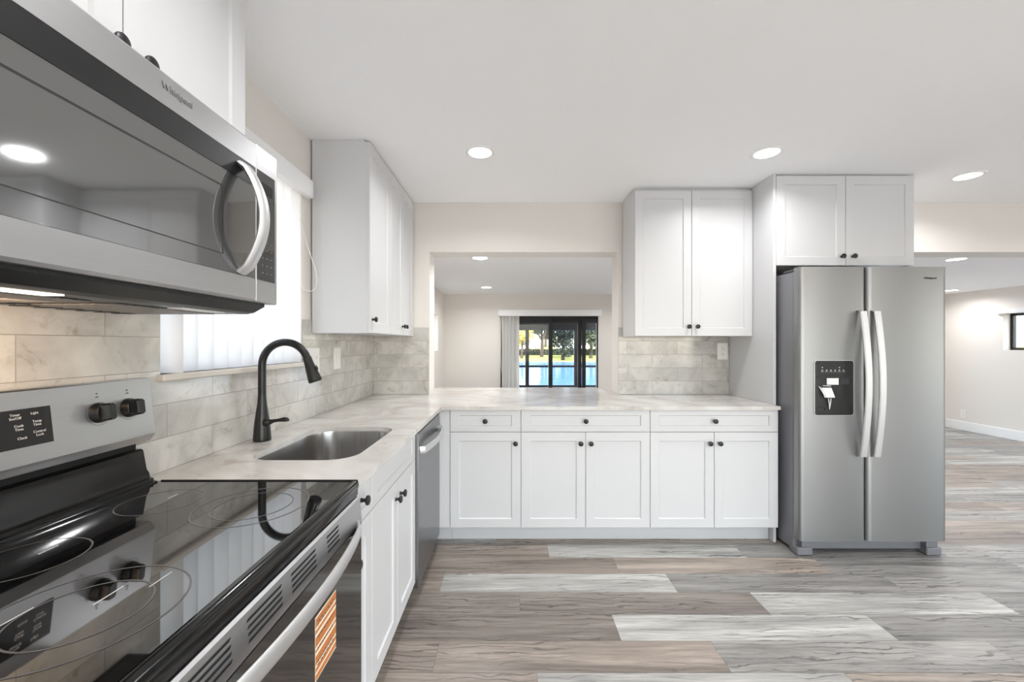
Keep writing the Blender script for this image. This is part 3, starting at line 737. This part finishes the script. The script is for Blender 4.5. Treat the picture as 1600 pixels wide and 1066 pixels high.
def fhandle(x, par):
    bm = NB(); n = 24; yb_ = FFY-.004
    pts = [(x, yb_, 1.515)]+[(x, yb_-.022-.038*math.sin(PI*k/n), 1.513-.878*k/n) for k in range(0, n+1)]+[(x, yb_, .633)]
    L_ = []
    for i, p in enumerate(pts):
        p = Vector(p)
        if i == 0: p.z = 1.522
        if i == len(pts)-1: p.z = .626
        hw = .0205; d_ = .008
        t_ = Vector(pts[min(i+1, len(pts)-1)])-Vector(pts[max(i-1, 0)]); t_.normalize(); nn = Vector((1, 0, 0)).cross(t_).normalized()
        if i in (0, len(pts)-1): nn = Vector((0, 0, 1 if i == 0 else -1))*.3
        L_.append([p+Vector((a_*hw, 0, 0))+nn*b_*d_ for a_, b_ in ((-1, -.4), (-.75, -1), (.75, -1), (1, -.4), (1, .4), (.75, 1), (-.75, 1), (-1, .4))])
    rings(bm, L_); build('handle', bm, M['handle'], par, 40)
fhandle(2.138, dl); fhandle(2.222, drr)
# dispenser: bevelled black surround with a recessed bay
x0, x1, z0, z1 = 1.858, 2.090, .884, 1.212; yf = FFY-.008
bm = NB()
def rz(e, y, rad): return [(x, y, z) for x, z in rrect(x0-e, z0-e, x1+e, z1+e, rad, 6)]
rings(bm, [rz(.003, yf+.006, .016), rz(.003, yf-.0005, .016), rz(.0, yf-.001, .014)], cap=True)
dsp = build('dispenser', bm, M['blk'], dl, 40)
bm = NB(); rings(bm, [rz(.005, yf+.006, .018), rz(.005, yf-.0002, .018), rz(.002, yf-.0006, .016)], cap=False); build('bezel', bm, M['handle'], dsp)
yq = yf-.0012
bm = NB()
for k in range(6): B(bm, 1.897+.026*k, yq-.0005, 1.153, 1.905+.026*k, yq, 1.159)
for k in (0, 4): B(bm, 1.898+.026*k, yq-.0005, 1.170, 1.904+.026*k, yq, 1.176)
for k in range(6): B(bm, 1.892+.026*k, yq-.0004, 1.146, 1.910+.026*k, yq, 1.1475)
build('print', bm, M['ink'], dsp)
box('bay_lip', M['charcoal'], dsp, (1.862, yq-.006, 1.112, 2.086, yq, 1.116))
box('light_bar', M['handle'], dsp, (1.926, yq-.004, 1.068, 1.998, yq, 1.108)); box('light_bar', M['charcoal'], dsp, (2.006, yq-.003, 1.070, 2.064, yq, 1.106))
bm = NB(); rings(bm, [[(1.890, yq, 1.048), (1.955, yq, 1.048), (1.965, yq-.016, .990), (1.910, yq-.016, .990)], [(1.892, yq-.004, 1.05), (1.953, yq-.004, 1.05), (1.964, yq-.02, .992), (1.911, yq-.02, .992)]]); build('paddle', bm, M['handle'], dsp)
bm = NB(); tube(bm, [(1.878, yq-.003, 1.058), (1.895, yq-.014, 1.02), (1.905, yq-.016, .992)], .0035, 8); tube(bm, [(1.90, yq-.003, 1.062), (1.95, yq-.003, 1.060)], .003, 8)
tube(bm, [(1.928, yq-.012, .986), (1.938, yq-.006, .94), (1.942, yq-.002, .918)], .003, 8); tube(bm, [(1.944, yq-.012, .986), (1.943, yq-.006, .94), (1.942, yq-.002, .918)], .003, 8); build('spout', bm, M['handle'], dsp)
bm = NB(); n = 16; tube(bm, [(1.893+.024*math.cos(math.radians(k*12)), yq-.002, .914+.022*math.sin(math.radians(k*12))) for k in range(0, 16)], .002, 6); build('spill_ring', bm, M['charcoal'], dsp)
text('maker_lettering', 'Whirlpool', .019, Vector((2.566, FFY-.0045, 1.722)), FACE_NY, M['inkdark'], drr, .0006)
# base grille, hinge feet
box('base_grille', M['blkm'], r, (FX0+.09, 2.60, .035, FX1-.09, 2.62, .100))
box('grille_bar', M['fridge_side'], r, (FX0+.10, 2.585, .046, FX1-.10, 2.60, .066))
for s_, xa in ((1, FX0+.004), (-1, FX1-.10)):
    bm = NB(); B(bm, xa, 2.54, .004, xa+.095, 2.62, .052, .005); B(bm, xa+.03 if s_ > 0 else xa+.0, 2.545, .056, xa+.095 if s_ > 0 else xa+.07, 2.60, .1); build('hinge_foot', bm, M['fridge_side'], r)
for xa in (FX0+.006, FX1-.084): box('top_hinge_cover', M['charcoal'], r, (xa, 2.56, 1.7725, xa+.08, 2.68, 1.790), .004)

# ================================================================== KITCHEN WINDOW BLINDS
r = thing('vertical_blind', 'white vertical blind closed over the window above the sink', 'blind', (WL, 1.73, 1.23))
bm = NB(); B(bm, WL+.0005, 1.255, 2.105, WL+.040, 2.222, 2.200, .003); build('valance', bm, M['trim'], r)
bm = NB(); n = 11; pitch = .0785
for k in range(n):
    yc = 1.335+pitch*k; tw = math.radians(13 if k else 62); hw = .0445; L_ = []
    for z in (1.2235, 2.13):
        c_ = []
        for q in range(7):
            s_ = -1+2*q/6; bow = .007*(1-s_*s_)
            c_.append((WL-.012+s_*hw*math.sin(tw)+bow, yc+s_*hw*math.cos(tw), z))
        for q in range(6, -1, -1):
            s_ = -1+2*q/6; bow = .007*(1-s_*s_)
            c_.append((WL-.0128+s_*hw*math.sin(tw)+bow, yc+s_*hw*math.cos(tw), z))
        L_.append(c_)
    rings(bm, L_)
build('slats', bm, M['slat'], r, 40)
bm = NB(); q_ = [(WL+.004, 2.158, 2.10), (WL-.004, 2.158, 1.98), (WL+.03, 2.17, 1.84), (WL+.068, 2.18, 1.72), (WL+.078, 2.18, 1.66), (WL+.072, 2.18, 1.62), (WL+.05, 2.18, 1.598), (WL+.02, 2.17, 1.60), (WL-.002, 2.158, 1.63), (WL-.004, 2.156, 1.72)]
tube(bm, q_, .0019, 8); build('pull_cord', bm, M['white_plastic'], r, 60)

# sliding door blind
r = thing('vertical_blind', 'grey vertical blind slats stacked at the left of the sliding glass door', 'blind', (.59, YE-.05, 1.0))
box('valance', M['trim'], r, (-.215, YE-.085, 1.752, 1.40, YE-.001, 1.848), .003)
bm = NB()
for k in range(9):
    xx = -.158+.0285*k; w_ = .043-.010*(k % 2); YA = YE-.080+.022*(k % 2)
    rings(bm, [[(xx, YA, z), (xx+w_, YE-.014, z), (xx+w_+.002, YE-.016, z), (xx+.003, YA-.002, z)] for z in (.03, 1.752)])
build('slats', bm, M['slat_grey'], r)
bm = NB(); tube(bm, [(-.172, YE-.05, 1.75), (-.178, YE-.05, 1.2), (-.172, YE-.05, .95), (-.160, YE-.05, .85), (-.150, YE-.05, .95), (-.155, YE-.05, 1.2), (-.160, YE-.05, 1.75)], .003, 6); build('pull_cord', bm, M['white_plastic'], r)

# ================================================================== OUTLET PLATES
def plate(plane, base, u, v, w, h, label, kind):
    sgn = 1 if plane == 'x' else -1
    def P(u0, v0, u1, v1, n0, n1):
        if plane == 'x': return (base+min(sgn*n0, sgn*n1), u0, v0, base+max(sgn*n0, sgn*n1), u1, v1)
        if plane == 'xn': return (base-n1, u0, v0, base-n0, u1, v1)
        return (u0, base-n1, v0, u1, base-n0, v1)
    loc = (u, base, v) if plane == 'y' else (base, u, v)
    r = thing('wall_outlet' if kind != 'switch' else 'wall_switch', label, 'outlet' if kind != 'switch' else 'switch', loc, 'electrical cover plates')
    box('cover_plate', M['white_plastic'], r, P(u-w/2, v-h/2, u+w/2, v+h/2, 0.0003, .006), .0015)
    if kind == 'rocker': box('rocker', M['white_plastic'], r, P(u-.017, v-.033, u+.017, v+.033, .006, .0085), .001)
    else:
        for uo in ((0,) if kind != 'double' else (-.023*w/.12-.006, .023*w/.12+.006)):
            for dv in (.021, -.021):
                rc = box('receptacle', M['white_plastic'], r, P(u+uo-.017, v+dv-.014, u+uo+.017, v+dv+.014, .006, .0078), .001)
                bm = NB()
                for a_ in (-.007, .005): B(bm, *P(u+uo+a_, v+dv-.003, u+uo+a_+.002, v+dv+.006, .0078, .0081))
                B(bm, *P(u+uo-.002, v+dv-.010, u+uo+.002, v+dv-.006, .0078, .0081))
                build('slots', bm, M['slotdark'], rc)
    return r
plate('x', WL+.009, 2.27, 1.222, .145, .150, 'white double outlet plate on the tile partly hidden behind the faucet', 'double')
plate('x', WL+.009, 2.580, 1.228, .098, .136, 'white rocker outlet plate on the left wall tile under the wall cabinet', 'rocker')
plate('y', WB-.009, 1.679, 1.258, .083, .132, 'white duplex outlet on the tile beside the tall end panel', 'single')
plate('xn', XR, 6.235, .25, .075, .12, 'white outlet low on the far right wall above the baseboard', 'single')

# ================================================================== OUTSIDE
conc = simple('patio_concrete', srgb(190, 184, 174), .8, noise=.08)
grass_m = simple('lawn_green', srgb(178, 178, 92), .9, noise=.25, nscale=1.5)
def water_mat():
    m, n, l, p = newmat('lake_water'); p.inputs['Base Color'].default_value = srgb(105, 155, 225); p.inputs['Roughness'].default_value = .12; p.inputs['IOR'].default_value = 1.33  # the sky's reflected blue is put into the water's base colour
    t = n.new('ShaderNodeTexCoord'); ns = n.new('ShaderNodeTexNoise'); ns.inputs['Scale'].default_value = 1.2; ns.inputs['Detail'].default_value = 4
    l.new(t.outputs['Object'], ns.inputs['Vector']); b = n.new('ShaderNodeBump'); b.inputs['Strength'].default_value = .15; b.inputs['Distance'].default_value = .1
    l.new(ns.outputs['Fac'], b.inputs['Height']); l.new(b.outputs[0], p.inputs['Normal']); return m
bm = NB(); B(bm, -8, YE+.2, -.10, 14, 12.9, -.012); o = build('lanai_slab', bm, conc); o['kind'] = 'structure'
bm = NB()
prof = [(12.9, -.35), (13.8, -.5), (15.5, -1.0), (46, -1.0), (49, -.75), (60, -.1), (76, .35), (140, .8)]
prev = None
for y, z in prof:
    cur = [bm.verts.new((-120, y, z)), bm.verts.new((140, y, z))]
    if prev: bm.faces.new((prev[0], prev[1], cur[1], cur[0]))
    prev = cur
o = build('grass_ground', bm, grass_m); tag(o, 'sunlit green lawn banks around the lake beyond the patio', 'grass', kind='stuff')
bm = NB(); B(bm, -90, 13.6, -1.2, 110, 49.5, -.80); o = build('lake', bm, water_mat()); tag(o, 'blue lake seen through the sliding glass door', 'lake', kind='stuff')
bm = NB(); B(bm, -60, -60, -.6, 60, 12.9, -.125); o = build('added_paving', bm, conc); o['kind'] = 'structure'  # unseen pale ground added so less green light reflects indoors
# lanai roof and screen
bm = NB(); B(bm, -6, YE+.2, 2.05, 2.62, 12.7, 2.15); o = build('lanai_roof', bm, M['charcoal']); o['kind'] = 'structure'
r = thing('screen_enclosure', 'black framed screen enclosure around the patio outside the sliding door', 'screen enclosure', (2, 12.4, 0))
for x in (-5.0, -3.2, -1.4, .46, 1.17, 1.93, 2.62): box('post', M['frame_blk'], r, (x-.055, 12.35, 0, x+.055, 12.45, 2.04))
box('rail', M['frame_blk'], r, (-5, 12.37, .60, 2.62, 12.43, .66)); box('rail', M['frame_blk'], r, (-5, 12.37, 0, 2.62, 12.43, .06)); box('header', M['frame_blk'], r, (-5, 12.34, 1.72, 2.62, 12.46, 2.04))
# houses across the lake
hw = simple('white_stucco', srgb(232, 230, 226), .8); hr = simple('grey_roof', srgb(128, 128, 132), .8, noise=.1); hg = simple('dark_window_glass', srgb(60, 70, 80), .2)
def house(x0, x1, y, h, label, z=.3):
    r = thing('house', label, 'house', ((x0+x1)/2, y, z), 'houses across the lake')
    box('walls', hw, r, (x0, y, z-.3, x1, y+9, z+h))
    bm = NB(); e = .6; A_ = [bm.verts.new(p) for p in ((x0-e, y-e, z+h), (x1+e, y-e, z+h), (x1+e, y+9+e, z+h), (x0-e, y+9+e, z+h))]
    T_ = [bm.verts.new(p) for p in ((x0+4, y+4.5, z+h+1.5), (x1-4, y+4.5, z+h+1.5))]
    bm.faces.new(A_[::-1]); bm.faces.new((A_[0], A_[1], T_[1], T_[0])); bm.faces.new((A_[2], A_[3], T_[0], T_[1])); bm.faces.new((A_[1], A_[2], T_[1])); bm.faces.new((A_[3], A_[0], T_[0]))
    build('roof', bm, hr, r)
    x = x0+1.2
    while x+2 < x1: box('window', hg, r, (x, y-.04, z+.7, x+1.7, y+.02, z+h-.5)); x += 3.2
house(-6, 5.5, 78, 2.4, 'white low house across the lake at the left of the door view')
house(8.5, 24, 80, 2.4, 'white low house across the lake at the right of the door view')
# trees: crown of many small leaves on a branching trunk
lf = {k: simple(k, c, .7, noise=.3, nscale=3) for k, c in (('dark_leaves', srgb(34, 44, 30)), ('olive_leaves', srgb(66, 76, 50)), ('yellow_leaves', srgb(196, 176, 78)))}
bark = simple('tree_bark', srgb(70, 60, 52), .9)
def tree(x, y, z, h, rx, rz_, mat, label, n=1500, seed=1, leaf=.32, cz=None):
    random.seed(seed); r = thing('tree', label, 'tree', (x, y, z), 'trees around the lake')
    cz = cz or z+h-rz_; bm = NB(); blobs = [(random.uniform(-.6, .6)*rx, random.uniform(-.6, .6)*rx, random.uniform(-.6, .6)*rz_, random.uniform(.32, .55)) for _ in range(9)]
    for _ in range(n):
        b = random.choice(blobs); v = Vector([random.gauss(0, 1) for _ in range(3)]).normalized()*(.5+.5*random.random())
        c = Vector((x+b[0]+v.x*rx*b[3], y+b[1]+v.y*rx*b[3], cz+b[2]+v.z*rz_*b[3]))
        a_ = Vector([random.gauss(0, 1) for _ in range(3)]).normalized()*leaf; d_ = a_.cross(Vector([random.gauss(0, 1) for _ in range(3)])).normalized()*leaf*.55
        bm.faces.new([bm.verts.new(p) for p in (c-a_, c-d_, c+a_, c+d_)])
    build('crown', bm, lf[mat], r)
    bm = NB(); tube(bm, [(x, y, z-.3), (x+.1, y, z+h*.3), (x, y, cz)], [h*.04, h*.03, h*.015], 8)
    for b in blobs[:6]: tube(bm, [(x+.05, y, z+h*.3), (x+b[0]*.5, y+b[1]*.5, (z+h*.3+cz+b[2])/2+.2), (x+b[0], y+b[1], cz+b[2])], [h*.018, h*.012, h*.005], 6)
    build('trunk', bm, bark, r, 50)
tree(1.2, 52, -.3, 4.6, 2.0, 1.9, 'yellow_leaves', 'yellow-green leafy tree across the lake at the left of the door view', 900, 1, .22, 2.6)
tree(3.9, 54, -.3, 6.5, 2.0, 2.0, 'dark_leaves', 'dark evergreen tree between the yellow-green tree and the drooping tree', 3600, 2, .24, 3.6)
tree(6.2, 50, -.6, 6.0, 2.2, 2.3, 'dark_leaves', 'dark drooping tree on the far bank at the middle of the door view', 2000, 3, .20, 2.2)
tree(10.0, 52, -.5, 6.0, 2.0, 1.9, 'olive_leaves', 'olive-green tree on the far bank at the right of the door view', 1300, 5, .22, 2.8)
random.seed(9); bm = NB()
for _ in range(5000):
    c = Vector((random.uniform(-8, 26), 57+random.uniform(-.4, .4), -.2+random.random()*.75)); a_ = Vector([random.gauss(0, 1) for _ in range(3)]).normalized()*.16
    d_ = a_.cross(Vector([random.gauss(0, 1) for _ in range(3)])).normalized()*.10
    bm.faces.new([bm.verts.new(p) for p in (c-a_, c-d_, c+a_, c+d_)])
B(bm, -8, 56.7, -.4, 26, 57.3, .4)
o = build('hedge', bm, lf['dark_leaves']); tag(o, 'low dark hedge along the top of the far lawn in front of the white houses', 'hedge')
for i, (x, y) in enumerate(((-12, 98), (-1, 101), (8, 98), (18, 101), (29, 98))):
    tree(x, y, .5, 10, 5.0, 3.6, 'dark_leaves', ['tall tree behind the white houses, farthest to the left', 'tall tree behind the roof of the left white house', 'tall tree between the two white houses', 'tall tree behind the roof of the right white house', 'tall tree behind the white houses, farthest to the right'][i], 900, 20+i, .6)
